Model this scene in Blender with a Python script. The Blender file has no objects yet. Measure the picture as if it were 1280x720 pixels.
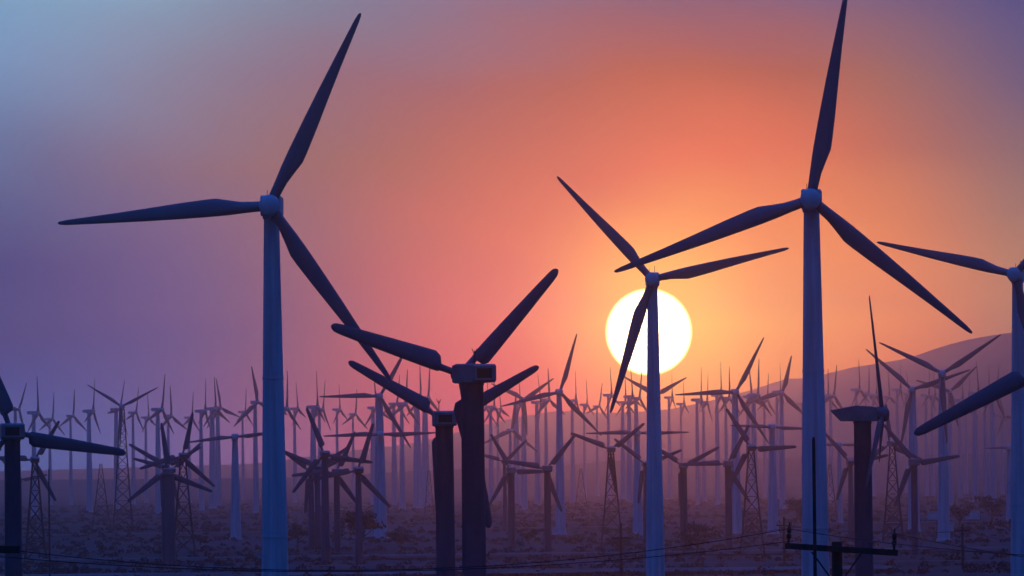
import bpy, bmesh, math, random
import numpy as np
from mathutils import Vector, Matrix, Euler

random.seed(11)
rng = np.random.default_rng(5)
SC = bpy.context.scene
COL = SC.collection

# ------------------------------------------------------------------ camera
W, H = 1280.0, 720.0
F = 11660.0            # focal length in photo pixels: the sun's disc is 108 px = 0.53 degrees
HC = 13.5              # camera height above the plain
PITCH = math.atan(230.0 / F)
ROLL = math.radians(-0.6)
cam_data = bpy.data.cameras.new("camera")
cam = bpy.data.objects.new("camera", cam_data)
COL.objects.link(cam)
cam_data.sensor_width = 36.0
cam_data.lens = 36.0 * F / W
cam_data.clip_start = 1.0
cam_data.clip_end = 40000.0
CAM_R = (Euler((math.pi / 2 + PITCH, 0, 0)).to_matrix() @ Matrix.Rotation(ROLL, 3, 'Z'))
cam.matrix_world = Matrix.Translation((0, 0, HC)) @ CAM_R.to_4x4()
SC.camera = cam


def ray(x, y):
    return CAM_R @ Vector(((x - W / 2) / F, -(y - H / 2) / F, -1.0))


def at(x, y, d):
    """World point on the photo's pixel (x, y) at d metres along the valley."""
    r = ray(x, y)
    return Vector((0, 0, HC)) + r * (d / r.y)


def lin(c):
    return tuple(((v / 255 + 0.055) / 1.055) ** 2.4 if v > 10.3 else v / 255 / 12.92 for v in c)


# ------------------------------------------------------------------ render settings
SC.view_settings.view_transform = 'Standard'
SC.view_settings.look = 'None'
SC.view_settings.exposure = 0.0
SC.view_settings.gamma = 1.0
SC.view_settings.use_curve_mapping = False
SC.cycles.use_denoising = True
SC.cycles.max_bounces = 4
SC.cycles.volume_bounces = 1
SC.cycles.use_adaptive_sampling = True
SC.cycles.adaptive_threshold = 0.02

# ------------------------------------------------------------------ sky
SUN_DIR = ray(811, 415).normalized()
SUN_EL = math.asin(SUN_DIR.z)
SUN_AZ = math.atan2(SUN_DIR.x, SUN_DIR.y)
world = bpy.data.worlds.new("World")
SC.world = world
world.use_nodes = True
nt = world.node_tree
nt.nodes.clear()


def N(tree, typ, **kw):
    n = tree.nodes.new(typ)
    for k, v in kw.items():
        setattr(n, k, v)
    return n


def math_node(tree, op, a, b=None, c=None, clamp=False):
    n = tree.nodes.new('ShaderNodeMath')
    n.operation = op
    n.use_clamp = clamp
    for i, v in enumerate((a, b, c)):
        if v is None:
            continue
        if isinstance(v, (int, float)):
            n.inputs[i].default_value = v
        else:
            tree.links.new(v, n.inputs[i])
    return n.outputs[0]


def smooth(tree, v, a, b, lo=0.0, hi=1.0):
    n = tree.nodes.new('ShaderNodeMapRange')
    n.interpolation_type = 'SMOOTHSTEP'
    tree.links.new(v, n.inputs[0])
    for i, x in enumerate((a, b, lo, hi)):
        n.inputs[i + 1].default_value = x
    return n.outputs[0]


def mixc(tree, fac, a, b, mode='MIX'):
    n = tree.nodes.new('ShaderNodeMix')
    n.data_type = 'RGBA'
    n.blend_type = mode
    n.clamp_result = False
    for sock, v in ((n.inputs[0], fac), (n.inputs[6], a), (n.inputs[7], b)):
        if isinstance(v, (int, float)):
            sock.default_value = v
        elif isinstance(v, tuple):
            sock.default_value = (*v[:3], 1)
        else:
            tree.links.new(v, sock)
    return n.outputs[2]


tc = N(nt, 'ShaderNodeTexCoord')
sep = N(nt, 'ShaderNodeSeparateXYZ')
nt.links.new(tc.outputs['Generated'], sep.inputs[0])
dx, dy, dz = sep.outputs
# degrees of azimuth (about due west, the way the valley runs) and of elevation
az = math_node(nt, 'MULTIPLY', math_node(nt, 'ARCTAN2', dx, dy), 180 / math.pi)
el = math_node(nt, 'MULTIPLY', math_node(nt, 'ARCSINE', dz), 180 / math.pi)
# soft smoke drift in the air bends the gradients
cmb = N(nt, 'ShaderNodeCombineXYZ')
nt.links.new(math_node(nt, 'MULTIPLY', az, 0.42), cmb.inputs[0])
nt.links.new(math_node(nt, 'MULTIPLY_ADD', az, 0.22, el), cmb.inputs[1])
nz = N(nt, 'ShaderNodeTexNoise')
nz.inputs['Scale'].default_value = 0.75
nz.inputs['Detail'].default_value = 3.0
nz.inputs['Roughness'].default_value = 0.45
nt.links.new(cmb.outputs[0], nz.inputs['Vector'])
drift = math_node(nt, 'SUBTRACT', nz.outputs[0], 0.5)
el2 = math_node(nt, 'MULTIPLY_ADD', drift, 0.9, el)
az2 = math_node(nt, 'MULTIPLY_ADD', drift, -0.7, az)
PPD = F * math.pi / 180          # photo pixels per degree


def ramp(stops):
    n = N(nt, 'ShaderNodeValToRGB')
    cr = n.color_ramp
    cr.interpolation = 'B_SPLINE'
    A0, A1 = (-300 - 640) / PPD, (1580 - 640) / PPD
    mr = N(nt, 'ShaderNodeMapRange')
    nt.links.new(az2, mr.inputs[0])
    mr.inputs[1].default_value = A0
    mr.inputs[2].default_value = A1
    nt.links.new(mr.outputs[0], n.inputs[0])
    first = True
    for x, c in stops:
        p = (x + 300) / 1880
        e = cr.elements[0] if first else cr.elements.new(p)
        if first and len(cr.elements) > 1:
            cr.elements.remove(cr.elements[1])
        e.position = p
        e.color = (*(k / 4 for k in c), 1)
        first = False
    return n.outputs[0]


SKY_ROWS = [  #ROWS
    (0, [(0, (0.2394, 0.4755, 0.6970)), (200, (0.3330, 0.5257, 0.6674)), (400, (0.2029, 0.2361, 0.3202)), (600, (0.2873, 0.2189, 0.3328)), (815, (0.2433, 0.1185, 0.1681)), (1000, (0.1788, 0.1340, 0.2631)), (1130, (0.1330, 0.1191, 0.2563)), (1280, (0.0298, 0.0749, 0.2724))]),
    (100, [(0, (0.2300, 0.4462, 0.7218)), (200, (0.3388, 0.3399, 0.4261)), (400, (0.2878, 0.1695, 0.2177)), (600, (0.5279, 0.1294, 0.0473)), (815, (0.6469, 0.1377, 0.0120)), (1000, (0.5566, 0.1155, 0.0240)), (1130, (0.4230, 0.1836, 0.0855)), (1280, (0.0715, 0.1109, 0.2625))]),
    (200, [(0, (0.0992, 0.1704, 0.3546)), (200, (0.3737, 0.2014, 0.2230)), (400, (0.4056, 0.1885, 0.0587)), (600, (0.6978, 0.1391, 0.0215)), (815, (1.2366, 0.2253, 0.0120)), (1000, (1.1193, 0.1902, 0.0120)), (1130, (0.6661, 0.1839, 0.0433)), (1280, (0.2437, 0.1963, 0.1890))]),
    (300, [(0, (0.0120, 0.0120, 0.1576)), (200, (0.1843, 0.1401, 0.3571)), (400, (0.3854, 0.1850, 0.0960)), (600, (1.1316, 0.1785, 0.0120)), (720, (1.1943, 0.2689, 0.0120)), (815, (1.5254, 0.6884, 0.0120)), (930, (1.5308, 0.4877, 0.0120)), (1130, (1.4351, 0.3620, 0.0120)), (1280, (0.4117, 0.2887, 0.1751))]),
    (400, [(0, (0.0120, 0.0120, 0.1338)), (200, (0.0120, 0.1053, 0.4593)), (400, (0.2383, 0.1285, 0.0593)), (600, (1.7066, 0.1521, 0.0120)), (720, (1.4687, 0.4221, 0.0120)), (815, (1.6914, 1.6752, 0.0120)), (930, (1.8829, 0.9399, 0.0120)), (1130, (2.2669, 0.5349, 0.0120)), (1280, (0.9816, 0.5230, 0.1451))]),
    (480, [(0, (0.0120, 0.0780, 0.4047)), (200, (0.0120, 0.1503, 0.5410)), (400, (0.5658, 0.1308, 0.1082)), (600, (1.4348, 0.0632, 0.0120)), (720, (1.5705, 0.1037, 0.0120)), (815, (1.7128, 0.6885, 0.0120)), (930, (1.9437, 0.7914, 0.0120)), (1130, (1.8231, 0.2103, 0.0120)), (1280, (0.6997, 0.4254, 0.3127))]),
    (570, [(0, (0.0808, 0.2588, 0.7818)), (200, (0.0169, 0.2052, 0.7230)), (400, (0.6301, 0.1805, 0.3615)), (600, (1.0634, 0.0337, 0.2657)), (815, (1.5202, 0.0120, 0.0120)), (1130, (1.1525, 0.2444, 0.3310)), (1280, (0.2484, 0.1826, 0.4388))]),
]
sky = None
prev_e = None
for y, stops in SKY_ROWS:
    e = (590 - y) / PPD
    r = ramp(stops)
    if sky is None:
        sky = r
    else:
        n = N(nt, 'ShaderNodeMapRange')
        n.interpolation_type = 'SMOOTHSTEP' if False else 'LINEAR'
        nt.links.new(el2, n.inputs[0])
        n.inputs[1].default_value = prev_e
        n.inputs[2].default_value = e
        sky = mixc(nt, n.outputs[0], sky, r)
    prev_e = e
# distance from the sun, radians
sub = N(nt, 'ShaderNodeVectorMath', operation='SUBTRACT')
nt.links.new(tc.outputs['Generated'], sub.inputs[0])
sub.inputs[1].default_value = SUN_DIR
ln = N(nt, 'ShaderNodeVectorMath', operation='LENGTH')
nt.links.new(sub.outputs[0], ln.inputs[0])
ang = math_node(nt, 'MULTIPLY', ln.outputs['Value'], 180 / math.pi)
SKY_GAIN = 4.0      # the ramps hold quarter values: a ramp cannot store more than 1
sky = mixc(nt, 1.0, sky, (SKY_GAIN,) * 3, 'MULTIPLY')
# the rest of the dome: dusk blue overhead and deeper blue behind, where the day is already gone
nish = N(nt, 'ShaderNodeTexSky')
nish.sky_type = 'NISHITA'
nish.sun_disc = False
nish.sun_elevation = SUN_EL
nish.sun_rotation = SUN_AZ
nish.dust_density = 3.0
dome = mixc(nt, smooth(nt, dy, 0.95, -0.35), (0.03, 0.035, 0.13), (0.0005, 0.015, 0.054))
dome = mixc(nt, smooth(nt, dz, 0.22, 0.92), dome, (0.001, 0.17, 1.05))
dome = mixc(nt, 0.012, dome, nish.outputs[0], 'ADD')
sky = mixc(nt, smooth(nt, ang, 5.5, 14.0), sky, dome)
# sun disc
aur = smooth(nt, ang, 1.15, 0.2)
sky = mixc(nt, math_node(nt, 'MULTIPLY', aur, aur), sky, mixc(nt, 1.0, sky, (0.9, 0.42, 0.03), 'ADD'))
disc = smooth(nt, ang, 0.274, 0.256)
limb = mixc(nt, smooth(nt, ang, 0.269, 0.238), (9.5, 5.0, 0.8), (15.0, 11.5, 6.0))
sky = mixc(nt, disc, sky, limb)
bg = N(nt, 'ShaderNodeBackground')
nt.links.new(sky, bg.inputs[0])
bg.inputs[1].default_value = 1.0
wo = N(nt, 'ShaderNodeOutputWorld')
nt.links.new(bg.outputs[0], wo.inputs[0])

sun_l = bpy.data.lights.new("sun", 'SUN')
sun_l.energy = 0.0125
sun_l.angle = math.radians(0.53)
sun_l.color = (1.0, 0.22, 0.09)
sun = bpy.data.objects.new("sun", sun_l)
sun.rotation_euler = (-SUN_DIR).to_track_quat('-Z', 'Y').to_euler()
sun.location = SUN_DIR * 9000
COL.objects.link(sun)

# ------------------------------------------------------------------ materials


def mat(name, color, rough=0.6, metallic=0.0, noise=0.25, scale=1.0, stretch=(1, 1, 1), color2=None, bump=0.0, spec=0.3, island=0.0):
    m = bpy.data.materials.new(name)
    m.use_nodes = True
    t = m.node_tree
    p = t.nodes['Principled BSDF']
    p.inputs['Roughness'].default_value = rough
    p.inputs['Metallic'].default_value = metallic
    p.inputs['Specular IOR Level'].default_value = spec
    co = t.nodes.new('ShaderNodeTexCoord')
    mp = t.nodes.new('ShaderNodeMapping')
    mp.inputs['Scale'].default_value = stretch
    t.links.new(co.outputs['Object'], mp.inputs[0])
    n = t.nodes.new('ShaderNodeTexNoise')
    n.inputs['Scale'].default_value = scale
    n.inputs['Detail'].default_value = 6
    n.inputs['Roughness'].default_value = 0.6
    t.links.new(mp.outputs[0], n.inputs['Vector'])
    c2 = color2 or tuple(c * (1 - noise) for c in color)
    f = smooth(t, n.outputs[0], 0.32, 0.72)
    c = mixc(t, f, tuple(color), tuple(c2))
    if island:
        g = t.nodes.new('ShaderNodeNewGeometry')
        v = t.nodes.new('ShaderNodeMapRange')
        t.links.new(g.outputs['Random Per Island'], v.inputs[0])
        v.inputs[3].default_value = 1 - island
        v.inputs[4].default_value = 1 + island
        hs = t.nodes.new('ShaderNodeHueSaturation')
        t.links.new(v.outputs[0], hs.inputs['Value'])
        t.links.new(c, hs.inputs['Color'])
        c = hs.outputs[0]
    t.links.new(c, p.inputs['Base Color'])
    if bump:
        b = t.nodes.new('ShaderNodeBump')
        b.inputs['Strength'].default_value = bump
        t.links.new(n.outputs[0], b.inputs['Height'])
        t.links.new(b.outputs[0], p.inputs['Normal'])
    return m


M = {
    'tower': mat('white_tower_paint', (0.55, 0.57, 0.60), 0.45, noise=0.38, scale=1.3, stretch=(1.6, 1.6, 0.07)),
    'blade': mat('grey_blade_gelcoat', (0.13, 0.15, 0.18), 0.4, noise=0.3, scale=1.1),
    'nacelle': mat('pale_nacelle_paint', (0.55, 0.56, 0.58), 0.45, noise=0.2, scale=0.7),
    'dark_tower': mat('dark_steel_tower', (0.075, 0.095, 0.135), 0.6, noise=0.35, scale=1.0, stretch=(1, 1, 0.15)),
    'paddle': mat('weathered_paddle_blade', (0.10, 0.115, 0.145), 0.5, noise=0.3, scale=1.2),
    'box_nacelle': mat('grey_nacelle_steel', (0.20, 0.205, 0.22), 0.5, noise=0.3, scale=0.9),
    'vent': mat('black_vent', (0.015, 0.015, 0.016), 0.8),
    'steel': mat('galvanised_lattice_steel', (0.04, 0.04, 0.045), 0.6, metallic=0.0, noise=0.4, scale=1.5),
    'wood': mat('creosoted_pole_wood', (0.05, 0.038, 0.03), 0.85, noise=0.5, scale=3, stretch=(1, 1, 0.1)),
    'wire': mat('black_cable', (0.02, 0.02, 0.02), 0.7),
    'porcelain': mat('brown_porcelain', (0.06, 0.035, 0.025), 0.3),
    'ground': mat('desert_ground', (0.07, 0.07, 0.074), 0.95, scale=0.012, color2=(0.045, 0.045, 0.047), stretch=(1, 0.35, 1), spec=0.05),
    'track': mat('pale_dirt_track', (0.12, 0.115, 0.115), 0.95, noise=0.3, scale=0.06, spec=0.05),
    'sand': mat('sandy_wash', (0.15, 0.15, 0.15), 0.95, scale=0.05, color2=(0.07, 0.07, 0.07), stretch=(1, 0.25, 1), spec=0.05),
    'hill': mat('scrub_hill', (0.11, 0.10, 0.10), 0.95, scale=0.006, color2=(0.065, 0.06, 0.06), spec=0.05),
    'mountain': mat('bare_mountain', (0.19, 0.16, 0.145), 0.95, scale=0.004, color2=(0.11, 0.095, 0.09), spec=0.05),
    'scrub': mat('desert_scrub_leaf', (0.046, 0.058, 0.058), 0.9, noise=0.3, scale=0.05, spec=0.1, island=0.3),
    'leaf': mat('dusty_tree_leaf', (0.06, 0.08, 0.072), 0.85, noise=0.4, scale=0.6, spec=0.1, island=0.4),
    'bark': mat('grey_bark', (0.09, 0.075, 0.06), 0.9, noise=0.4, scale=2),
    'box': mat('pale_green_box_paint', (0.55, 0.57, 0.52), 0.5, noise=0.2, scale=1),
}


# ------------------------------------------------------------------ mesh helpers
def link(name, verts, faces, m, parent=None, smooth_ang=None, world_m=None):
    me = bpy.data.meshes.new(name)
    me.from_pydata([tuple(v) for v in verts], [], faces)
    me.update()
    me.materials.append(m)
    if smooth_ang is not None:
        me.polygons.foreach_set('use_smooth', [True] * len(me.polygons))
        me.set_sharp_from_angle(angle=math.radians(smooth_ang))
    o = bpy.data.objects.new(name, me)
    COL.objects.link(o)
    if parent is not None:
        o.parent = parent
    if world_m is not None:
        o.matrix_local = world_m
    return o


def link_mesh(name, me, parent, mtx):
    o = bpy.data.objects.new(name, me)
    COL.objects.link(o)
    o.parent = parent
    o.matrix_local = mtx
    return o


def tag(o, label=None, cat=None, group=None, kind=None):
    if label:
        o['label'] = label
    if cat:
        o['category'] = cat
    if group:
        o['group'] = group
    if kind:
        o['kind'] = kind
    return o


def empty(name, loc):
    o = bpy.data.objects.new(name, None)
    o.location = loc
    o.empty_display_size = 1
    COL.objects.link(o)
    return o


def lathe(profile, seg=24):
    """profile: (radius, z) pairs from bottom to top; closed with end caps."""
    v, f = [], []
    for r, z in profile:
        for i in range(seg):
            a = 2 * math.pi * i / seg
            v.append((r * math.cos(a), r * math.sin(a), z))
    for k in range(len(profile) - 1):
        for i in range(seg):
            j = (i + 1) % seg
            f.append((k * seg + i, k * seg + j, (k + 1) * seg + j, (k + 1) * seg + i))
    f.append(tuple(reversed(range(seg))))
    b = (len(profile) - 1) * seg
    f.append(tuple(b + i for i in range(seg)))
    return v, f


def bar(v, f, a, b, w, n=4, w2=None):
    a, b = Vector(a), Vector(b)
    d = (b - a).normalized()
    u = d.cross(Vector((0, 0, 1)) if abs(d.z) < 0.95 else Vector((1, 0, 0))).normalized()
    t = d.cross(u)
    s = len(v)
    for p, ww in ((a, w), (b, w2 if w2 is not None else w)):
        for i in range(n):
            q = 2 * math.pi * (i + 0.5) / n
            v.append(p + (u * math.cos(q) + t * math.sin(q)) * ww * 0.5)
    for i in range(n):
        j = (i + 1) % n
        f.append((s + i, s + j, s + n + j, s + n + i))
    f.append(tuple(s + i for i in reversed(range(n))))
    f.append(tuple(s + n + i for i in range(n)))


def box(v, f, c, size, mtx=None):
    s = len(v)
    for x in (-.5, .5):
        for y in (-.5, .5):
            for z in (-.5, .5):
                p = Vector((c[0] + x * size[0], c[1] + y * size[1], c[2] + z * size[2]))
                v.append(mtx @ p if mtx else p)
    for q in ((0, 1, 3, 2), (4, 6, 7, 5), (0, 4, 5, 1), (2, 3, 7, 6), (0, 2, 6, 4), (1, 5, 7, 3)):
        f.append(tuple(s + i for i in q))


def prism(profile, width, bev=0.0):
    """profile in (y, z), extruded along x with slightly inset ends."""
    n = len(profile)
    cy = sum(p[0] for p in profile) / n
    cz = sum(p[1] for p in profile) / n
    v, f = [], []
    rings = [(-width / 2, 1 - bev), (-width / 2 + bev * 0.6, 1), (width / 2 - bev * 0.6, 1), (width / 2, 1 - bev)]
    for x, k in rings:
        for y, z in profile:
            v.append((x, cy + (y - cy) * k, cz + (z - cz) * k))
    for r in range(3):
        for i in range(n):
            j = (i + 1) % n
            f.append((r * n + i, r * n + j, (r + 1) * n + j, (r + 1) * n + i))
    f.append(tuple(reversed(range(n))))
    f.append(tuple(3 * n + i for i in range(n)))
    return v, f


# blade: x runs out along the blade (0..1), y is the chord (positive towards the bulging edge), z the thickness
SLENDER = [(0.0, -.024, .024, .048), (0.07, -.025, .025, .046), (0.13, -.027, .029, .040), (0.19, -.030, .041, .032), (0.25, -.031, .054, .024),
           (0.30, -.031, .053, .021), (0.42, -.030, .046, .017), (0.58, -.027, .034, .013), (0.74, -.022, .023, .010), (0.88, -.017, .015, .007),
           (0.96, -.014, .010, .005), (0.99, -.010, .006, .004), (1.0, -.005, .002, .002)]
PADDLE = [(0.0, -.022, .022, .04), (0.10, -.022, .022, .036), (0.155, -.024, .024, .034), (0.17, -.034, .072, .033), (0.21, -.036, .092, .032), (0.30, -.037, .086, .029),
          (0.45, -.037, .074, .025), (0.62, -.036, .060, .021), (0.80, -.034, .045, .017), (0.93, -.032, .034, .013), (0.97, -.028, .028, .011),
          (0.99, -.018, .018, .008), (1.0, -.004, .006, .004)]
BLADES = {}


def blade_mesh(kind):
    if kind in BLADES:
        return BLADES[kind]
    prof = SLENDER if kind == 'slender' else PADDLE
    sec = 10
    v, f = [], []
    for x, y0, y1, t in prof:
        c, h = (y0 + y1) / 2, (y1 - y0) / 2
        tw = (1 - x) * 0.14
        for i in range(sec):
            a = 2 * math.pi * i / sec
            yy = h * math.cos(a)
            zz = t * 0.5 * math.sin(a) * (1 - 0.3 * math.cos(a))
            v.append((x, c + yy * math.cos(tw) - zz * math.sin(tw), yy * math.sin(tw) + zz * math.cos(tw)))
    for k in range(len(prof) - 1):
        for i in range(sec):
            j = (i + 1) % sec
            f.append((k * sec + i, k * sec + j, (k + 1) * sec + j, (k + 1) * sec + i))
    f.append(tuple(reversed(range(sec))))
    b = (len(prof) - 1) * sec
    f.append(tuple(b + i for i in range(sec)))
    me = bpy.data.meshes.new('blade')
    me.from_pydata(v, [], f)
    bm = bmesh.new()
    bm.from_mesh(me)
    bmesh.ops.recalc_face_normals(bm, faces=bm.faces)
    bm.to_mesh(me)
    bm.free()
    me.polygons.foreach_set('use_smooth', [True] * len(me.polygons))
    me.set_sharp_from_angle(angle=math.radians(50))
    me.materials.append(M['blade'] if kind == 'slender' else M['paddle'])
    BLADES[kind] = me
    return me


HUBS = {}


def hub_mesh(kind):
    if kind in HUBS:
        return HUBS[kind]
    if kind == 'slender':   # along local -y (towards the nose)
        prof = [(0.50, -0.35), (0.62, -0.30), (0.66, 0.30), (0.62, 0.56), (0.48, 0.70), (0.18, 0.76)]
    else:
        prof = [(0.42, -0.40), (0.48, -0.34), (0.48, 0.16), (0.40, 0.34), (0.16, 0.44)]
    v, f = lathe(prof, 20)
    v = [(x, -z, y) for x, y, z in v]
    # blade root sockets
    me = bpy.data.meshes.new('hub')
    me.from_pydata(v, [], f)
    bm = bmesh.new()
    bm.from_mesh(me)
    bmesh.ops.recalc_face_normals(bm, faces=bm.faces)
    bm.to_mesh(me)
    bm.free()
    me.polygons.foreach_set('use_smooth', [True] * len(me.polygons))
    me.set_sharp_from_angle(angle=math.radians(35))
    me.materials.append(M['nacelle'] if kind == 'slender' else M['paddle'])
    HUBS[kind] = me
    return me


NACS = {}


def nacelle_mesh(kind):
    """local -y points to the rotor; the tower top is at the origin, shaft height z = 0"""
    if kind in NACS:
        return NACS[kind]
    if kind == 'slender':
        v, f = prism([(-1.15, -0.50), (-1.15, 0.56), (-0.9, 0.66), (1.9, 0.62), (2.3, 0.45), (2.3, -0.35), (1.9, -0.58), (-0.8, -0.62)], 1.25, 0.12)
    else:
        v, f = prism([(-0.95, -0.38), (-0.95, 0.42), (-0.6, 0.50), (0.35, 0.56), (1.9, 0.30), (1.95, 0.22), (1.35, -0.42), (-0.7, -0.44)], 1.35, 0.06)
    me = bpy.data.meshes.new('nacelle')
    me.from_pydata(v, [], f)
    bm = bmesh.new()
    bm.from_mesh(me)
    bmesh.ops.recalc_face_normals(bm, faces=bm.faces)
    bm.to_mesh(me)
    bm.free()
    me.materials.append(M['nacelle'] if kind == 'slender' else M['box_nacelle'])
    NACS[kind] = me
    return me


def box_nacelle_mesh():
    if 'box' in NACS:
        return NACS['box']
    v, f = prism([(-0.95, -0.42), (-0.95, 0.46), (-0.5, 0.56), (1.2, 0.52), (1.35, 0.42), (1.35, -0.34), (1.2, -0.46), (-0.7, -0.5)], 1.5, 0.10)
    me = bpy.data.meshes.new('nacelle')
    me.from_pydata(v, [], f)
    bm = bmesh.new()
    bm.from_mesh(me)
    bmesh.ops.recalc_face_normals(bm, faces=bm.faces)
    bm.to_mesh(me)
    bm.free()
    me.materials.append(M['box_nacelle'])
    NACS['box'] = me
    return me


BLADE_LEN = {'slender': 13.0, 'paddle': 7.5}


def fit(tips, fixed=None):
    """tips: pixel offsets (dx, dy-up) of three blade tips from the hub -> (length px, first blade angle deg, yaw deg)."""
    best = None
    for yaw in ([fixed] if fixed is not None else range(0, 62, 3)):
        c = math.cos(math.radians(yaw))
        for th in range(0, 240):
            th = th / 2.0
            ps = [(c * math.cos(math.radians(th + k * 120)), math.sin(math.radians(th + k * 120))) for k in range(3)]
            for off in range(3):
                qs = [ps[(k + off) % 3] for k in range(3)]
                num = sum(q[0] * t[0] + q[1] * t[1] for q, t in zip(qs, tips))
                den = sum(q[0] ** 2 + q[1] ** 2 for q in qs)
                L = num / den
                err = sum((L * q[0] - t[0]) ** 2 + (L * q[1] - t[1]) ** 2 for q, t in zip(qs, tips))
                if L > 0 and (best is None or err < best[0]):
                    best = (err, L, th, yaw)
    return best[1:]


def turbine(name, x, y, L, th, yaw, label, kind='slender', tower='tube', group=None, tips=None, face=1, tw=1.0, n_blades=3, cone=0.0,
            box_nac=False, extras=False, fat=1.0, dist=None, bl=None, hub_px=None):
    """(x, y): hub pixel in the photo (tower axis pixel if seen from the side). yaw 0: the rotor looks at the camera, 180: it looks away."""
    if tips:
        rel = []
        for tx, ty in tips:
            a, b = tx - x, -(ty - y)
            rel.append((a * math.cos(ROLL) - b * math.sin(ROLL), a * math.sin(ROLL) + b * math.cos(ROLL)))
        # order the tips counter-clockwise as the fit numbers its blades
        rel.sort(key=lambda p: math.atan2(p[1], p[0]) % (2 * math.pi))
        L, th, _ = fit(rel, abs(yaw) if abs(yaw) < 90 else abs(yaw - 180))
    blen = bl or BLADE_LEN[kind]
    d = dist or blen * F / L
    blen = L * d / F
    ps = math.radians(yaw)
    axis = Vector((math.sin(ps), -math.cos(ps), 0))
    off = 1.75 if kind == 'slender' else 1.25
    p = at(x, y, d)
    side = abs(math.cos(ps)) < 0.72
    base = p.copy() if side else p - axis * off
    hubp = base + axis * off
    hz = p.z
    root = empty(name, (base.x, base.y, 0))
    tag(root, label, 'wind turbine', group)
    yawm = Matrix.Rotation(ps, 4, 'Z')
    # tower
    top = hz - (0.55 if kind == 'slender' else 0.43)
    if tower == 'tube':
        r0, r1 = 0.95 * tw, 0.47 * tw
        prof = [(r0 * 1.18, -0.6), (r0 * 1.18, 0.35), (r0, 0.4)]
        for k in (0.33, 0.66):
            r = r0 + (r1 - r0) * k
            prof += [(r, top * k - 0.06), (r + 0.035, top * k - 0.05), (r + 0.035, top * k + 0.05), (r, top * k + 0.06)]
        prof += [(r1, top - 0.25), (r1 * 1.15, top - 0.2), (r1 * 1.15, top)]
        v, f = lathe(prof, 28)
        link('tower', v, f, M['tower'], root, 40)
    elif tower == 'drum':
        r0, r1 = 0.70 * tw, 0.60 * tw
        v, f = lathe([(r0 * 1.2, -0.6), (r0 * 1.2, 0.3), (r0, 0.35), (r1, top - 0.2), (r1 * 1.06, top - 0.15), (r1 * 1.06, top)], 28)
        link('tower', v, f, M['dark_tower'], root, 40)
    elif tower == 'slim':
        r0, r1 = 0.62 * tw, 0.42 * tw
        v, f = lathe([(r0, -0.6), (r0, 0.4), (r1, top - 0.2), (r1 * 1.2, top - 0.15), (r1 * 1.2, top)], 20)
        link('tower', v, f, M['dark_tower'], root, 40)
    else:
        v, f = [], []
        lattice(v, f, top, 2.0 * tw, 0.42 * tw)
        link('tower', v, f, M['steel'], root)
    # nacelle
    nm = box_nacelle_mesh() if box_nac else nacelle_mesh(kind)
    nac = link_mesh('nacelle', nm, root, Matrix.Translation((0, 0, hz)) @ yawm)
    if extras:
        v, f = [], []
        if box_nac:
            box(v, f, (0.06, 1.352, 0.03), (0.92, 0.02, 0.52))
            link('vent', v, f, M['vent'], nac)
            v, f = [], []
            bar(v, f, (0.45, 1.0, 0.45), (0.45, 1.0, 1.25), 0.07)
            bar(v, f, (0.45, 1.0, 1.02), (0.30, 1.0, 1.35), 0.05)
            bar(v, f, (0.45, 1.0, 1.02), (0.62, 1.0, 1.35), 0.05)
            link('anemometer', v, f, M['steel'], nac)
        else:
            bar(v, f, (0.2, 0.5, 0.55), (0.2, 0.5, 1.25), 0.06)
            bar(v, f, (0.2, 0.5, 1.2), (0.2, 1.0, 1.3), 0.06)
            link('wind_vane', v, f, M['steel'], nac)
            v, f = [], []
            bar(v, f, (-0.3, 0.9, 0.55), (-0.3, 0.9, 1.05), 0.05)
            link('lightning_rod', v, f, M['steel'], nac)
    # hub
    rel = Vector((hubp.x - base.x, hubp.y - base.y, hz))
    hs = 1.0
    link_mesh('hub', hub_mesh(kind), root, Matrix.Translation(rel) @ yawm)
    # blades
    sg = 1 if math.cos(ps) >= 0 else -1
    h = Vector((math.cos(ps), math.sin(ps), 0)) * sg
    bm_ = blade_mesh(kind)
    for k in range(n_blades):
        a = math.radians(th + k * 360 / n_blades)
        r = h * math.cos(a) + Vector((0, 0, 1)) * math.sin(a)
        t = h * math.sin(a) - Vector((0, 0, 1)) * math.cos(a)
        if cone:
            r = (r * math.cos(cone) + axis * math.sin(cone)).normalized()
        nn = r.cross(t)
        t = nn.cross(r)
        m = Matrix((r, t, nn)).transposed().to_4x4()
        m = Matrix.Translation(rel) @ m @ Matrix.Diagonal((blen, blen * fat, blen * fat, 1))
        link_mesh('blade', bm_, root, m)
    return root


def lattice(v, f, h, wb, wt, panels=None, leg=0.33, brace=0.15):
    panels = panels or max(5, int(h / 2.4))
    lev = [0.0]
    for k in range(panels):
        lev.append(lev[-1] + 1.0 * 0.93 ** k)
    lev = [z / lev[-1] * h for z in lev]

    def hw(z):
        return wb + (wt - wb) * (z / h) ** 0.8
    cs = ((1, 1), (-1, 1), (-1, -1), (1, -1))
    for k in range(panels):
        z0, z1 = lev[k], lev[k + 1]
        a, b = hw(z0), hw(z1)
        for i in range(4):
            c, e = cs[i], cs[(i + 1) % 4]
            bar(v, f, (c[0] * a, c[1] * a, z0 - (0.5 if k == 0 else 0)), (c[0] * b, c[1] * b, z1), leg)
            bar(v, f, (c[0] * a, c[1] * a, z0), (e[0] * b, e[1] * b, z1), brace)
            bar(v, f, (e[0] * a, e[1] * a, z0), (c[0] * b, c[1] * b, z1), brace)
            bar(v, f, (c[0] * b, c[1] * b, z1), (e[0] * b, e[1] * b, z1), brace)


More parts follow.
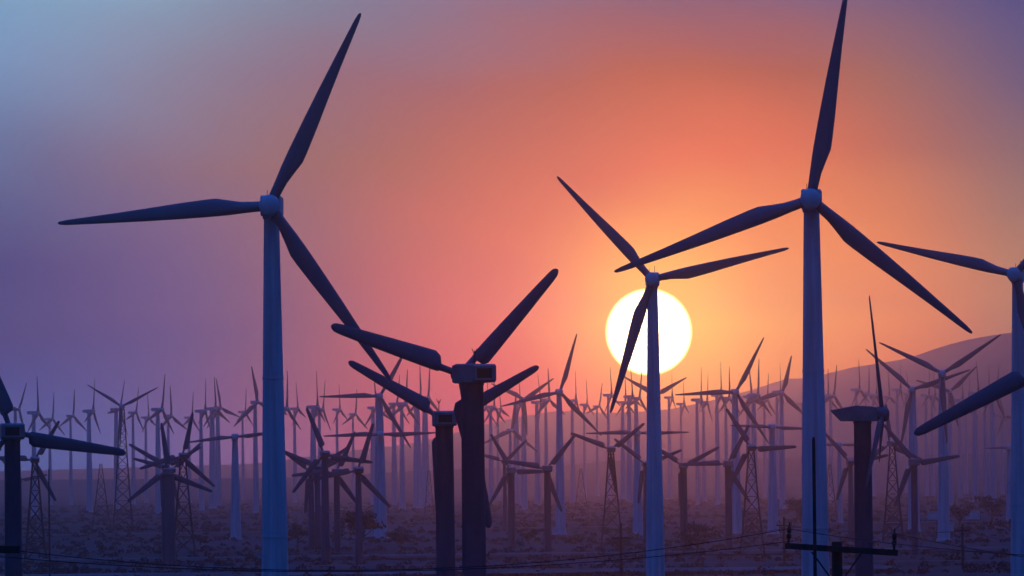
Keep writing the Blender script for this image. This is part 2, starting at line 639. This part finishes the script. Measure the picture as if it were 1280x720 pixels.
# ------------------------------------------------------------------ ground and hills
def grid(name, xs, ys, zf, m, kind='structure'):
    X, Y = np.meshgrid(xs, ys)
    Z = zf(X, Y)
    v = np.stack([X, Y, Z], -1).reshape(-1, 3)
    nx, ny = len(xs), len(ys)
    f = [(j * nx + i, j * nx + i + 1, (j + 1) * nx + i + 1, (j + 1) * nx + i) for j in range(ny - 1) for i in range(nx - 1)]
    o = link(name, v, f, m, smooth_ang=60)
    o['kind'] = kind
    return o


def wob(X, Y, s, seed):
    r = np.random.default_rng(seed)
    Z = np.zeros_like(X)
    for o in range(5):
        k = s * 2 ** o
        for _ in range(3):
            a, p = r.uniform(0, 6.28), r.uniform(0, 6.28)
            Z += np.sin((X * math.cos(a) + Y * math.sin(a)) / k + p) * 0.5 ** (4 - o)
    return Z / 3


def ground_z(X, Y):
    return wob(X, Y, 12, 3) * 0.16 - 0.1


grid('ground', np.linspace(-3100, 3100, 130), np.concatenate([np.linspace(-300, 1000, 40), np.linspace(1010, 4200, 320), np.linspace(4240, 12400, 100)]),
     ground_z, M['ground'])


def profile(pts, d):
    xs = [at(px, py, d).x for px, py in pts]
    zs = [at(px, py, d).z for px, py in pts]
    return lambda X: np.interp(X, xs, zs)


low = profile([(-3000, 602), (-300, 602), (0, 600), (200, 599), (340, 598), (440, 594), (540, 588), (640, 585), (700, 582), (770, 576), (840, 573), (960, 573), (1100, 571),
               (1240, 566), (1280, 565), (1500, 560), (4000, 575)], 6600)
rg = profile([(-3000, 592), (0, 590), (330, 580), (430, 566), (520, 556), (580, 540), (640, 524), (700, 515), (760, 518), (830, 514),
              (890, 502), (946, 487), (980, 475), (1010, 474), (1035, 468), (1060, 461), (1090, 456), (1125, 450), (1150, 443), (1180, 432), (1215, 423), (1250, 417),
              (1285, 413), (1400, 400), (1700, 420), (3000, 520)], 11300)


def hump(Y, y0, yc, y1):
    t = np.where(Y < yc, (Y - y0) / (yc - y0), (y1 - Y) / (y1 - yc))
    t = np.clip(t, 0, 1)
    return t * t * (3 - 2 * t)


grid('low_hill', np.linspace(-1500, 1500, 160), np.linspace(5000, 8000, 50),
     lambda X, Y: -1.5 + (low(X) + 1.5 + wob(X, Y, 14, 8) * 0.45) * hump(Y, 5000, 6600, 8000) , M['hill'])
grid('mountains', np.linspace(-3000, 3000, 300), np.linspace(9800, 12300, 70),
     lambda X, Y: -1.5 + (rg(X) + 1.5 + wob(X, Y, 20, 9) * 2.4) * hump(Y, 9800, 11300, 12300) + np.clip(wob(X * 1.4, Y * 0.5, 40, 4), -1, 1) * 10 * hump(Y, 9800, 10700, 11300), M['mountain'])


def strip(name, pts, width, m, z):
    v, f = [], []
    for i, (x, y) in enumerate(pts):
        a = Vector(pts[max(0, i - 1)])
        b = Vector(pts[min(len(pts) - 1, i + 1)])
        t = (b - a).normalized()
        n = Vector((-t.y, t.x)) * width * 0.5 * (1 + 0.25 * math.sin(i * 1.7))
        v += [(x + n.x, y + n.y, z), (x - n.x, y - n.y, z)]
    for i in range(len(pts) - 1):
        f.append((2 * i, 2 * i + 1, 2 * i + 3, 2 * i + 2))
    o = link(name, v, f, m)
    o['kind'] = 'structure'
    return o


strip('dirt_track', [(x, 1500 + 14 * math.sin(x / 90) + x * 0.12) for x in range(-400, 420, 20)], 24, M['track'], 0.42)
strip('dirt_track', [(x, 1325 + 8 * math.sin(x / 70) - x * 0.35) for x in range(-400, 420, 20)], 9, M['track'], 0.43)
strip('dirt_track', [(x, 2180 + 25 * math.sin(x / 130) + x * 0.5) for x in range(-500, 520, 20)], 30, M['track'], 0.44)
strip('dirt_track', [(x, 3000 + 25 * math.sin(x / 130) - x * 0.3) for x in range(-700, 720, 30)], 34, M['track'], 0.45)
strip('sandy_wash', [(x, 1236 + 10 * math.sin(x / 60) - x * 0.1) for x in range(-400, 60, 15)], 46, M['sand'], 0.40)


# ------------------------------------------------------------------ scrub
def leaves(cents, radii, n, size, seed, flat=0.75):
    r = np.random.default_rng(seed)
    k = len(cents)
    c = np.repeat(cents, n, 0)
    R = np.repeat(radii, n)[:, None]
    u = r.normal(size=(k * n, 3))
    u /= np.linalg.norm(u, axis=1)[:, None]
    u[:, 2] = np.abs(u[:, 2])
    p = c + u * R * (r.uniform(0.25, 1.0, (k * n, 1)) ** 0.6) * np.array([1, 1, flat])
    a = r.normal(size=(k * n, 3))
    b = r.normal(size=(k * n, 3))
    a /= np.linalg.norm(a, axis=1)[:, None]
    b -= a * (a * b).sum(1)[:, None]
    b /= np.linalg.norm(b, axis=1)[:, None]
    s = R * size * r.uniform(0.6, 1.3, (k * n, 1))
    q = np.stack([p - a * s, p - b * s * 0.6, p + a * s, p + b * s * 0.6], 1).reshape(-1, 3)
    return q


def quads(name, q, m):
    me = bpy.data.meshes.new(name)
    nq = len(q) // 4
    me.vertices.add(len(q))
    me.vertices.foreach_set('co', q.astype(np.float32).ravel())
    me.loops.add(len(q))
    me.loops.foreach_set('vertex_index', np.arange(len(q), dtype=np.int32))
    me.polygons.add(nq)
    me.polygons.foreach_set('loop_start', np.arange(nq, dtype=np.int32) * 4)
    me.update()
    me.validate()
    me.materials.append(m)
    o = bpy.data.objects.new(name, me)
    COL.objects.link(o)
    return o


nb = 8000
dd = 1190 + 3000 * rng.uniform(0, 1, nb) ** 1.5
xx = rng.uniform(-1, 1, nb) * (dd * 0.0575 + 25)
keep = np.ones(nb, bool)
for d0, s, w in ((1500, 0.12, 17), (1325, -0.35, 8), (2180, 0.5, 20), (3000, -0.3, 22)):
    keep &= np.abs(dd - (d0 + s * xx)) > w * (0.6 + 0.5 * rng.uniform(0, 1, nb))
keep &= ~((np.abs(dd - (1236 - xx * 0.1)) < 24) & (xx < 60) & (rng.uniform(0, 1, nb) < 0.8))
clump = np.sin(xx / 13 + np.sin(dd / 90) * 2) + np.sin(dd / 47 + xx / 31)
keep &= clump > rng.uniform(-2.2, 1.0, nb)
dd, xx = dd[keep], xx[keep]
rad = rng.uniform(0.45, 1.25, len(dd)) * (0.8 + 0.25 * (dd > 2000))
cen = np.stack([xx, dd, np.zeros_like(xx) + 0.05], -1)
scrub = quads('scrub', leaves(cen, rad, 26, 0.30, 3), M['scrub'])
tag(scrub, 'low dark desert scrub scattered over the valley floor', kind='stuff')


def tree(x, ybase, hpx, d, label, spread=1.0, seed=0):
    p = at(x, ybase, d)
    hh = 0.8 * hpx * d / F
    root = empty('desert_tree', (p.x, d, 0))
    tag(root, label, 'tree', 'dark trees and tall bushes on the plain')
    r = random.Random(seed)
    v, f = [], []
    bar(v, f, (0, 0, -0.3), (0.1, 0, hh * 0.45), 0.09 * hh, 7, 0.05 * hh)
    cents = []
    for k in range(7):
        a = k * 0.9 + r.uniform(-.3, .3)
        e = Vector((math.cos(a) * hh * 0.42 * spread * r.uniform(.5, 1.1), math.sin(a) * hh * 0.42 * spread * r.uniform(.5, 1), hh * r.uniform(0.42, 0.8)))
        bar(v, f, (0.05, 0, hh * r.uniform(0.15, 0.4)), e, 0.04 * hh, 5, 0.012 * hh)
        cents.append(e)
        cents.append(e * r.uniform(0.5, 0.8) + Vector((0, 0, hh * r.uniform(0.0, 0.25))))
    link('trunk', v, f, M['bark'], root)
    q = leaves(np.array([tuple(c) for c in cents]), np.array([hh * r.uniform(0.16, 0.28) for _ in cents]), 90, 0.17, seed + 50, 0.8)
    o = quads('crown', q, M['leaf'])
    o.parent = root


TREES = [
    (452, 700, 66, 1640, 'tall dark bush behind the slim dark tower and its paddle rotor', 0.75),
    (872, 704, 52, 1500, 'rounded dark tree just right of the dark drum tower right of the sun', 1.2),
    (776, 702, 30, 1500, 'low dark bush between the lattice tower below the sun and the tower over the sun', 1.3),
    (1000, 668, 40, 2300, 'feathery dark tree left of the tallest right hand tower', 1.0),
    (1240, 664, 44, 2350, 'broad dark tree low at the right edge beside the cropped tower', 1.5),
    (1200, 676, 34, 2150, 'small dark tree just right of the pale V-bladed turbine tower', 1.3),
    (372, 690, 40, 1720, 'bushy dark tree just right of the tallest left hand tower', 1.2),
    (500, 694, 34, 1700, 'dark bush left of the twin dark drum towers', 1.4),
    (660, 690, 26, 1750, 'low dark bush between two slim paddle turbines left of the lattice tower', 1.4),
    (250, 682, 24, 1800, 'low dark bush right of the starburst of paddle blades', 1.6),
    (110, 676, 22, 2000, 'squat dark bush under the long left hand paddle blade', 1.6),
]
for i, (x, yb, hp, d, lab, sp) in enumerate(TREES):
    tree(x, yb, hp, d, lab, sp, i)

# ------------------------------------------------------------------ the large turbines
G1, G2, G3, G4, G5 = ('tall slender-bladed turbines on white tapered towers', 'short paddle-bladed turbines on dark drum towers',
                      'small turbines on steel lattice towers', 'distant white turbines across the valley', 'two-bladed turbines parked level')
WT = 'wind_turbine'
turbine(WT, 337, 257, 0, 0, -2, 'largest white turbine on the left with one blade lying almost level', tips=[(449, 17), (67, 282), (482, 476)], group=G1, extras=True)
turbine(WT, 1013.5, 249, 0, 0, -3, 'tall turbine right of the sun, top blade reaching out of frame', tips=[(1056, -8), (766, 346), (1208, 421)], group=G1, extras=True, tw=1.05)
turbine(WT, 815, 349, 0, 0, -2, 'turbine whose tower cuts straight across the sun disc', tips=[(693, 222), (983, 314), (760, 518)], group=G1, extras=True)
turbine(WT, 1268, 343, 179, 166, -12, 'turbine cropped by the right edge with one blade pointing left over the mountain', group=G1, extras=True, tw=1.05)

turbine(WT, 575, 468, 0, 0, 212, 'dark drum-tower turbine with three fat paddle blades left of the sun', 'paddle', 'drum', G2, tips=[(412, 418), (698, 340), (607, 664)], bl=8.5,
        box_nac=True, extras=True)
turbine(WT, 553, 524, 138, 28, 186, 'lower dark drum-tower turbine tucked just left of a bigger one', 'paddle', 'drum', G2, box_nac=True, extras=True)
turbine(WT, 14, 540, 146, -11, 186, 'dark drum-tower turbine at the left edge with a paddle blade stretching right', 'paddle', 'drum', G2, box_nac=True, extras=True, tw=0.85)
turbine(WT, 1307, 463, 184, 205, 186, 'paddle blade reaching in from the right edge, its tower out of frame', 'paddle', 'drum', G2, box_nac=True)
turbine(WT, 1078, 518, 150, 97, 84, 'dark drum-tower turbine seen side on with a pale wedge nacelle', 'paddle', 'drum', G2, cone=-0.09, extras=False, tw=0.9)

# ------------------------------------------------------------------ mid-distance paddle and lattice turbines
MID = [
    (209, 590, 62, 96, 186, 'drum', 'thick dark tower in the starburst of blades at the left', 1.55),
    (205, 583, 52, 147, 186, 'slim', 'slim turbine in the left starburst, its blades fanning widest to the left', 1.0),
    (214, 588, 50, 42, 186, 'slim', 'paddle turbine behind the left starburst with a blade rising to the upper right', 1.0),
    (228, 570, 56, 76, 186, 'lattice', 'lattice tower turbine right against the thick tower of the left starburst', 1.0),
    (447, 588, 62, 71, 186, 'slim', 'slim dark turbine rightmost of the tangled cluster beside the tallest left tower', 1.0),
    (405, 568, 62, 110, 186, 'slim', 'darkest slim turbine in the tangled cluster, one blade reaching right', 1.15),
    (388, 590, 52, 22, 186, 'slim', 'leftmost slim turbine of the tangled cluster right of the tallest left tower', 1.0),
    (420, 590, 56, 64, 186, 'drum', 'thicker dark turbine second from the right in the tangled cluster', 0.8),
    (396, 585, 52, 33, 186, 'slim', 'second slim turbine from the left in the tangled cluster', 1.0),
    (638, 588, 52, 118, 186, 'drum', 'dark turbine at the centre of the crossed blades right of the twin drum towers', 0.95),
    (630, 577, 40, 43, 186, 'slim', 'smaller paddle turbine behind the crossed blades right of the twin drum towers', 0.9),
    (683, 586, 57, 49, 186, 'drum', 'dark turbine left of the lattice tower below the sun, one blade rising right', 0.9),
    (763, 562, 54, 37, 184, 'lattice', 'lattice tower turbine with spread V blades just below the sun', 1.0),
    (853, 582, 52, 26, 186, 'drum', 'dark drum turbine standing right of the tower that cuts the sun', 1.05),
    (806, 580, 50, 20, 186, 'slim', 'paddle turbine mostly hidden behind the tower that cuts the sun', 1.0),
    (909, 580, 56, 60, 186, 'drum', 'dark drum turbine touching the lattice tower right of the sun, one blade level left', 0.9),
    (938, 560, 58, 1, 184, 'lattice', 'lattice tower turbine right of the sun with one blade level to the right', 1.0),
    (1141, 578, 60, 7, 186, 'drum', 'dark turbine low under the right hand paddle blade, one blade out to the right', 0.8),
    (1112, 555, 50, 95, 200, 'lattice', 'lattice tower turbine right behind the wedge nacelle', 1.0),
    (1062, 578, 50, 10, 186, 'slim', 'slim dark turbine just left of the side-on drum tower', 1.0),
    (43, 575, 58, 57, 186, 'lattice', 'lattice tower turbine beside the left edge drum tower', 0.9),
    (24, 600, 36, 10, 186, 'drum', 'pale stubby turbine half hidden right behind the left edge drum tower', 0.9),
    (152, 508, 51, 27, 0, 'lattice', 'lattice tower turbine at the left with broad V blades over the long paddle', 1.3),
]
for x, y, L, th, yaw, tow, lab, tw in MID:
    big = tow == 'lattice' and y < 520
    turbine(WT, x, y, L, th, yaw, lab, 'slender' if big else 'paddle', tow, G3 if tow == 'lattice' else G2, tw=tw, bl=10.5 if big else None,
            box_nac=(tow == 'drum'))

# ------------------------------------------------------------------ mid and far white turbines, from left to right
FAR = [
    # hub x, y, blade px, angle, yaw, tower width factor, label
    (475, 495, 76, 60, 6, 1.55, 'pale wide tower left of the twin drum turbines, one blade level to the left'),
    (700, 490, 76, 73, 6, 1.2, 'white turbine left of the sun with a blade pointing up at the sun'),
    (920, 490, 77, 62, 6, 1.3, 'white turbine right of the sun with a blade level towards the sun'),
    (978, 491, 48, 75, 10, 1.2, 'white turbine in front of the mountain just left of the tallest right tower'),
    (1140, 487, 77, 138, -6, 1.4, 'pale turbine with a blade crossing the side-on rotor at the right'),
    (1178, 467, 88, 33, 0, 1.25, 'white turbine with a wide V of blades over the mountain at the right'),
    (655, 499, 46, 34, 8, 1.2, 'white turbine with blades spread behind the lower right paddle blade'),
    (818, 494, 46, 28, 0, 1.1, 'distant turbine behind the tower on the sun, two blade tips showing either side'),
    (1188, 489, 46, 42, 10, 1.1, 'faint turbine right behind the V-bladed turbine over the mountain'),
    (640, 538, 44, 82, 24, 0.9, 'slim white turbine with an upright blade over the crossed paddle blades'),
    # far left
    (19, 512, 40, 62, 60, 1.2, 'faint turbine partly hidden by the raised blade at the left edge'),
    (42, 516, 46, 95, 66, 1.2, 'far turbine with an upright blade, right of the left edge drum tower'),
    (62, 524, 34, 82, 66, 1.0, 'small faint turbine between the left drum tower and the thin mast'),
    (111, 514, 43, 85, 66, 1.35, 'lone far turbine with pale base left of the V-bladed lattice turbine'),
    (145, 512, 40, 70, 72, 1.45, 'thick far tower just left of the V-bladed lattice turbine'),
    (166, 516, 34, 68, 66, 1.1, 'thin far turbine just right of the V-bladed lattice turbine'),
    (197, 512, 46, 73, 64, 1.3, 'far turbine with tilted upright blade over the left starburst'),
    (210, 520, 38, 91, 62, 1.0, 'thin far turbine immediately right of the one over the left starburst'),
    (251, 514, 42, 80, 68, 1.1, 'far turbine with slim tower left of the double thick tower'),
    (265, 511, 40, 94, 55, 1.75, 'thick far tower, left one of the close pair left of the tallest left turbine'),
    (272, 510, 38, 100, 58, 1.5, 'thick far tower, right one of the close pair left of the tallest left turbine'),
    (303, 515, 30, 80, 62, 1.0, 'thin far turbine right of the pale level-bladed turbine at the left'),
    (322, 503, 46, 103, 40, 1.15, 'far turbine hugging the left side of the tallest left tower'),
    (353, 511, 48, 82, 64, 1.15, 'far turbine just emerging right of the tallest left tower'),
    (368, 511, 34, 98, 62, 1.1, 'far turbine second to the right of the tallest left tower'),
    (391, 509, 46, 93, 66, 1.5, 'far turbine standing over the tangled cluster with an upright blade'),
    (399, 512, 38, 78, 62, 1.1, 'thin far turbine right behind the one over the tangled cluster'),
    (421, 512, 32, 95, 58, 1.1, 'far turbine right of the tangled cluster under the two long blades'),
    (466, 510, 40, 92, 66, 1.5, 'far tower immediately left of the pale wide tower'),
    (492, 505, 38, 84, 62, 1.4, 'thick far tower just right of the pale wide tower'),
    (502, 505, 44, 76, 60, 1.2, 'far turbine with tilted blade under the lower left paddle blade'),
    (521, 498, 42, 90, 62, 2.0, 'palest thick far tower left of the lower drum turbine'),
    (531, 497, 40, 84, 58, 1.9, 'pale thick far tower immediately left of the lower drum turbine'),
    (613, 509, 40, 92, 62, 1.2, 'far tower immediately right of the main drum turbine'),
    (622, 512, 34, 104, 60, 1.0, 'thin far tower second to the right of the main drum turbine'),
    (645, 505, 40, 96, 66, 1.7, 'thick far tower behind the blades spread left of the sun'),
    (671, 503, 40, 112, 64, 1.4, 'far turbine with wide nacelle left of the blade pointing at the sun'),
    (682, 500, 40, 90, 60, 1.0, 'slim far tower immediately left of the blade pointing at the sun'),
    (715, 501, 38, 88, 66, 1.1, 'far turbine right of the white turbine left of the sun'),
    (760, 494, 36, 92, 66, 1.0, 'far turbine under the lower left edge of the sun'),
    (778, 503, 34, 88, 66, 1.5, 'left one of three far towers huddled under the sun'),
    (786, 496, 38, 96, 66, 1.4, 'middle one of three far towers huddled under the sun'),
    (795, 498, 38, 82, 66, 1.5, 'right one of three far towers huddled under the sun'),
    (836, 497, 33, 88, 66, 1.2, 'far turbine right of the tower that cuts the sun'),
    (871, 500, 42, 90, 84, 1.0, 'left one of two bare far towers right of the sun'),
    (879, 503, 38, 80, 80, 1.0, 'right one of two bare far towers right of the sun'),
    (896, 494, 42, 93, 66, 1.2, 'far turbine left of the white turbine with a blade level towards the sun'),
    (907, 498, 40, 84, 70, 1.0, 'far tower crossed by the level blade right of the sun'),
    (935, 496, 40, 96, 64, 1.3, 'left one of a close pair of far towers left of the mountain peak'),
    (942, 494, 46, 82, 62, 1.4, 'right one of a close pair of far towers left of the mountain peak'),
    (971, 490, 36, 88, 66, 1.1, 'slim far tower beside the turbine in front of the mountain'),
    (1003, 505, 34, 96, 66, 1.0, 'faint far tower touching the left side of the tallest right tower'),
    (1031, 497, 36, 92, 66, 1.0, 'far turbine immediately right of the tallest right tower'),
    (1038, 495, 40, 78, 62, 1.1, 'far turbine with tilted blade right of the tallest right tower'),
    (1070, 487, 38, 98, 66, 1.1, 'far turbine over the wedge nacelle in front of the mountain'),
    (1082, 492, 34, 86, 66, 1.0, 'far tower behind the side-on rotor, left one of a pair'),
    (1091, 494, 36, 94, 66, 1.2, 'far tower behind the side-on rotor, right one of a pair'),
    (1121, 487, 36, 84, 66, 1.1, 'far turbine between the side-on rotor and the pale crossing blade'),
    (1132, 492, 30, 96, 66, 1.0, 'thin far tower left beside the pale turbine with the crossing blade'),
    (1157, 494, 34, 86, 66, 1.2, 'far tower left beside the V-bladed turbine'),
    (1165, 496, 34, 100, 66, 1.1, 'thin far tower touching the V-bladed turbine on its left'),
    (1199, 500, 36, 92, 66, 1.1, 'far tower second to the right of the V-bladed turbine'),
    (1218, 492, 42, 94, 66, 1.3, 'far turbine with pale base above the right hand paddle blade, left one of three'),
    (1231, 500, 42, 90, 66, 1.0, 'far turbine above the right hand paddle blade, middle one of three'),
    (1240, 497, 44, 80, 66, 1.4, 'far turbine with pale base above the right hand paddle blade, right one of three'),
    (1252, 520, 32, 108, 50, 1.0, 'small far turbine hugging the cropped tower at the right'),
]
FAR += [
    (88, 520, 34, 84, 62, 1.0, 'faint thin turbine between the left thin mast and the lone far turbine'),
    (182, 522, 32, 98, 66, 1.0, 'faint thin turbine left of the tilted-blade far turbine over the left starburst'),
    (236, 522, 32, 88, 60, 1.0, 'faint thin turbine between the left starburst and the double thick tower'),
    (441, 518, 32, 82, 62, 1.0, 'faint thin turbine rising between the tangled cluster and the pale wide tower'),
    (585, 508, 36, 96, 62, 1.1, 'faint turbine peeping out right behind the main drum tower'),
    (604, 511, 34, 80, 60, 1.0, 'faint turbine in the gap right of the main drum tower'),
    (730, 506, 32, 92, 64, 1.0, 'faint thin turbine over the bare lattice mast left of the sun'),
    (746, 508, 30, 84, 60, 1.0, 'faint thin turbine over the left blade of the lattice turbine below the sun'),
    (851, 505, 32, 96, 64, 1.0, 'faint thin turbine rising above the drum turbine right of the sun'),
    (955, 500, 34, 86, 62, 1.0, 'faint thin turbine above the lattice turbine right of the sun'),
    (1108, 496, 32, 94, 64, 1.0, 'faint thin turbine immediately right of the side-on rotor'),
    (1207, 503, 32, 84, 60, 1.0, 'faint thin turbine in the gap left of the three far turbines at the right'),
]
jit = random.Random(3)
for x, y, L, th, yaw, tw, lab in FAR:
    if yaw > 30:
        th, yaw = th + jit.uniform(-7, 7), yaw + jit.uniform(-8, 14)
    turbine(WT, x, y, L, th, yaw, lab, group=G4, tw=tw * (1.0 if L > 70 else 1.05), fat=1.0 if L > 70 else 1.55)

TWO = [
    (294, 546, 63, 6, 1.25, 'pale turbine with level blades standing left of the tallest left tower'),
    (476, 543, 72, 1, 1.3, 'two-bladed turbine whose level blade crosses the pale wide tower'),
    (797, 541, 65, 0, 1.2, 'two-bladed turbine with a level blade below the sun'),
    (966, 534, 54, -3, 1.25, 'two-bladed turbine with a level blade left of the tallest right tower'),
    (1262, 560, 32, 0, 0.9, 'two-bladed turbine with a level blade hidden behind the cropped tower'),
    (1050, 556, 40, 0, 0.9, 'two-bladed turbine with a level blade behind the side-on drum tower'),
]
for x, y, L, th, tw, lab in TWO:
    turbine(WT, x, y, L, th, 4, lab, group=G5, tw=tw, n_blades=2, dist=1950 if L > 50 else 2300)


# ------------------------------------------------------------------ masts, poles, wires
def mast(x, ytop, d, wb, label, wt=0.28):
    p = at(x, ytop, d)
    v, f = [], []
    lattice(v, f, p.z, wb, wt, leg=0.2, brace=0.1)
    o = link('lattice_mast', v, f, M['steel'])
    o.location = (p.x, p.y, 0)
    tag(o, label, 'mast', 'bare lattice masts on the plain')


mast(726, 586, 2700, 2.4, 'bare lattice mast between the white turbine and the lattice turbine below the sun')
mast(126, 580, 2500, 2.6, 'bare lattice mast right of the lone far turbine at the left')
mast(1037, 580, 2300, 2.0, 'bare lattice mast right against the tallest right tower')
mast(536, 588, 2500, 1.6, 'bare lattice mast touching the lower drum tower')


def pole(name, x, ytop, d, w0, w1, label, arm=None, group=None, ins=True, arm_tilt=0.0):
    p = at(x, ytop, d)
    g = empty(name, (p.x, p.y, 0))
    tag(g, label, 'utility pole', group)
    v, f = lathe([(w0, -1.0), (w0, 0.2), (w1, p.z - 0.03), (w1 * 0.9, p.z)], 14)
    link('post', v, f, M['wood'], g, 40)
    if arm:
        al, ar, dz, th = arm
        v, f = [], []
        m = Matrix.Rotation(arm_tilt, 4, 'Y')
        box(v, f, ((ar - al) / 2, -w1 - th * 0.55, 0), (al + ar, th, th), m)
        link('crossarm', [(a[0], a[1], a[2] + p.z - dz) for a in v], f, M['wood'], g)
        v, f = [], []
        bar(v, f, (-0.55, -w1 - th * 0.4, p.z - dz - 0.05), (-0.05, -w1 * 0.9, p.z - dz - 0.75), 0.045)
        bar(v, f, (0.55, -w1 - th * 0.4, p.z - dz - 0.05), (0.05, -w1 * 0.9, p.z - dz - 0.75), 0.045)
        link('brace', v, f, M['steel'], g)
        if ins:
            for sx in (-al + 0.08, ar - 0.08):
                tilt = 0.07 if sx < 0 else 0.03
                z0 = p.z - dz - math.sin(arm_tilt) * sx
                vv, ff = lathe([(0.03, 0), (0.03, 0.1), (0.055, 0.12), (0.055, 0.2), (0.03, 0.22), (0.05, 0.26), (0.05, 0.34), (0.022, 0.38), (0.022, 0.46)], 12)
                o = link('insulator', vv, ff, M['porcelain'], g, 40)
                o.location = (sx, -w1 - th * 0.55, z0 + th * 0.4)
                o.rotation_euler = (0, tilt, 0)
    return g


UP = 'wooden utility poles along the valley road'
pole('utility_pole', 1046, 677, 200, 0.14, 0.115, 'near black utility pole with a wide crossarm at the lower right', arm=(1.12, 1.30, 0.16, 0.13), group=UP, arm_tilt=math.radians(4.2))
pole('utility_pole', -46, 668, 190, 0.14, 0.115, 'utility pole outside the left edge, its crossarm tip poking into the picture', arm=(1.2, 1.16, 0.30, 0.15), group=UP, ins=False, arm_tilt=math.radians(1))
pole('utility_pole', 776, 654, 1180, 0.2, 0.15, 'slim far utility pole in front of the lattice turbine below the sun', arm=(1.25, 1.25, 1.9, 0.22), group=UP)
pole('utility_pole', 980, 646, 1330, 0.2, 0.15, 'slim far utility pole just above the left end of the near crossarm', arm=(1.1, 1.1, 1.2, 0.2), group=UP)
pole('utility_pole', 1203, 655, 1250, 0.2, 0.15, 'slim far utility pole right of the V-bladed turbine', arm=(1.1, 1.1, 0.9, 0.2), group=UP)
# thin whip mast in front of the tall right turbine
p = at(1017, 546, 170)
v, f = lathe([(0.045, -1.0), (0.042, 4), (0.036, 9.0), (0.030, p.z - 0.05), (0.014, p.z)], 12)
o = link('thin_mast', v, f, M['wire'], None, 40)
o.location = (p.x, p.y, 0)
tag(o, 'thin black mast rising in front of the tall turbine right of the sun', 'mast')
p = at(61, 586, 1150)
v, f = lathe([(0.13, -1.0), (0.12, 6), (0.08, p.z - 0.1), (0.05, p.z)], 12)
o = link('thin_mast', v, f, M['steel'], None, 40)
o.location = (p.x, p.y, 0)
tag(o, 'thin dark mast right of the lattice turbine at the left', 'mast')


def wire(a, b, sag, r, label):
    n = 24
    v, f = [], []
    pts = []
    for i in range(n + 1):
        t = i / n
        q = a.lerp(b, t)
        q.z -= sag * 4 * t * (1 - t)
        pts.append(q)
    for i in range(n):
        bar(v, f, pts[i], pts[i + 1], r * 2, 5)
    o = link('power_line', v, f, M['wire'])
    tag(o, label, 'cable', 'power cables strung along the valley')


wire(at(985, 661, 199), at(-70, 676, 189), 0.74, 0.009, 'upper cable sagging from the near crossarm all the way to the left edge')
wire(at(992, 676, 199), at(-60, 690, 189), 0.52, 0.009, 'lower cable sagging from the near crossarm all the way to the left edge')
wire(at(985, 661, 199), at(1420, 700, 165), 0.12, 0.009, 'cable leaving the left end of the near crossarm towards the right edge')
wire(at(1119, 667, 199), at(1420, 712, 165), 0.08, 0.009, 'cable leaving the right end of the near crossarm towards the right edge')
wire(at(776, 673, 1180), at(980, 660, 1330), 0.8, 0.05, 'power cable between the far pole below the sun and the next far pole')
wire(at(980, 657, 1330), at(1203, 664, 1250), 0.6, 0.05, 'power cable running right behind the near crossarm')
wire(at(1203, 664, 1250), at(1400, 690, 1150), 0.5, 0.05, 'power cable crossing the cropped tower at the right edge')
wire(at(776, 690, 1180), at(1203, 684, 1250), 0.6, 0.05, 'lowest power cable passing behind the near crossarm')


def cabinet(x, y, d, w, hgt, label):
    p = at(x, y, d)
    g = empty('transformer_box', (p.x, d, 0))
    tag(g, label, 'transformer', 'pale transformer boxes at tower feet')
    v, f = [], []
    box(v, f, (0, 0, 0.2), (w + 0.4, 2.0, 0.8))
    link('plinth', v, f, M['track'], g)
    v, f = [], []
    box(v, f, (0, 0, 0.6 + hgt / 2), (w, 1.6, hgt))
    box(v, f, (0, 0, 0.6 + hgt + 0.06), (w + 0.2, 1.8, 0.12))
    link('housing', v, f, M['box'], g)
    v, f = [], []
    box(v, f, (0, -0.83, 0.6 + hgt * 0.45), (w * 0.7, 0.05, hgt * 0.7))
    link('door', v, f, M['nacelle'], g)


cabinet(461, 676, 1900, 1.6, 1.6, 'small pale transformer box left of the pale wide tower foot')
cabinet(690, 674, 1900, 1.2, 1.3, 'small pale transformer box at the foot of the white turbine left of the sun')
cabinet(1186, 676, 1880, 2.0, 1.5, 'small pale transformer box at the foot of the V-bladed turbine')
cabinet(1168, 646, 2300, 3.2, 1.9, 'wide pale box on the plain left of the V-bladed turbine foot')
cabinet(1214, 645, 2300, 4.2, 2.0, 'wide pale box on the plain right of the V-bladed turbine foot')

# ------------------------------------------------------------------ haze
hz = bpy.data.materials.new('valley_haze')
hz.use_nodes = True
t = hz.node_tree
t.nodes.clear()
out = t.nodes.new('ShaderNodeOutputMaterial')
pv = t.nodes.new('ShaderNodeVolumePrincipled')
pv.inputs['Color'].default_value = (0.62, 0.66, 0.90, 1)
pv.inputs['Density'].default_value = 1.2e-4
pv.inputs['Anisotropy'].default_value = 0.97
t.links.new(pv.outputs[0], out.inputs['Volume'])
v, f = [], []
box(v, f, (0, 6000, 116), (6600, 13000, 245))
hb = link('haze', v, f, hz)
hb['kind'] = 'stuff'
hb['label'] = 'thin dusty evening haze filling the valley'
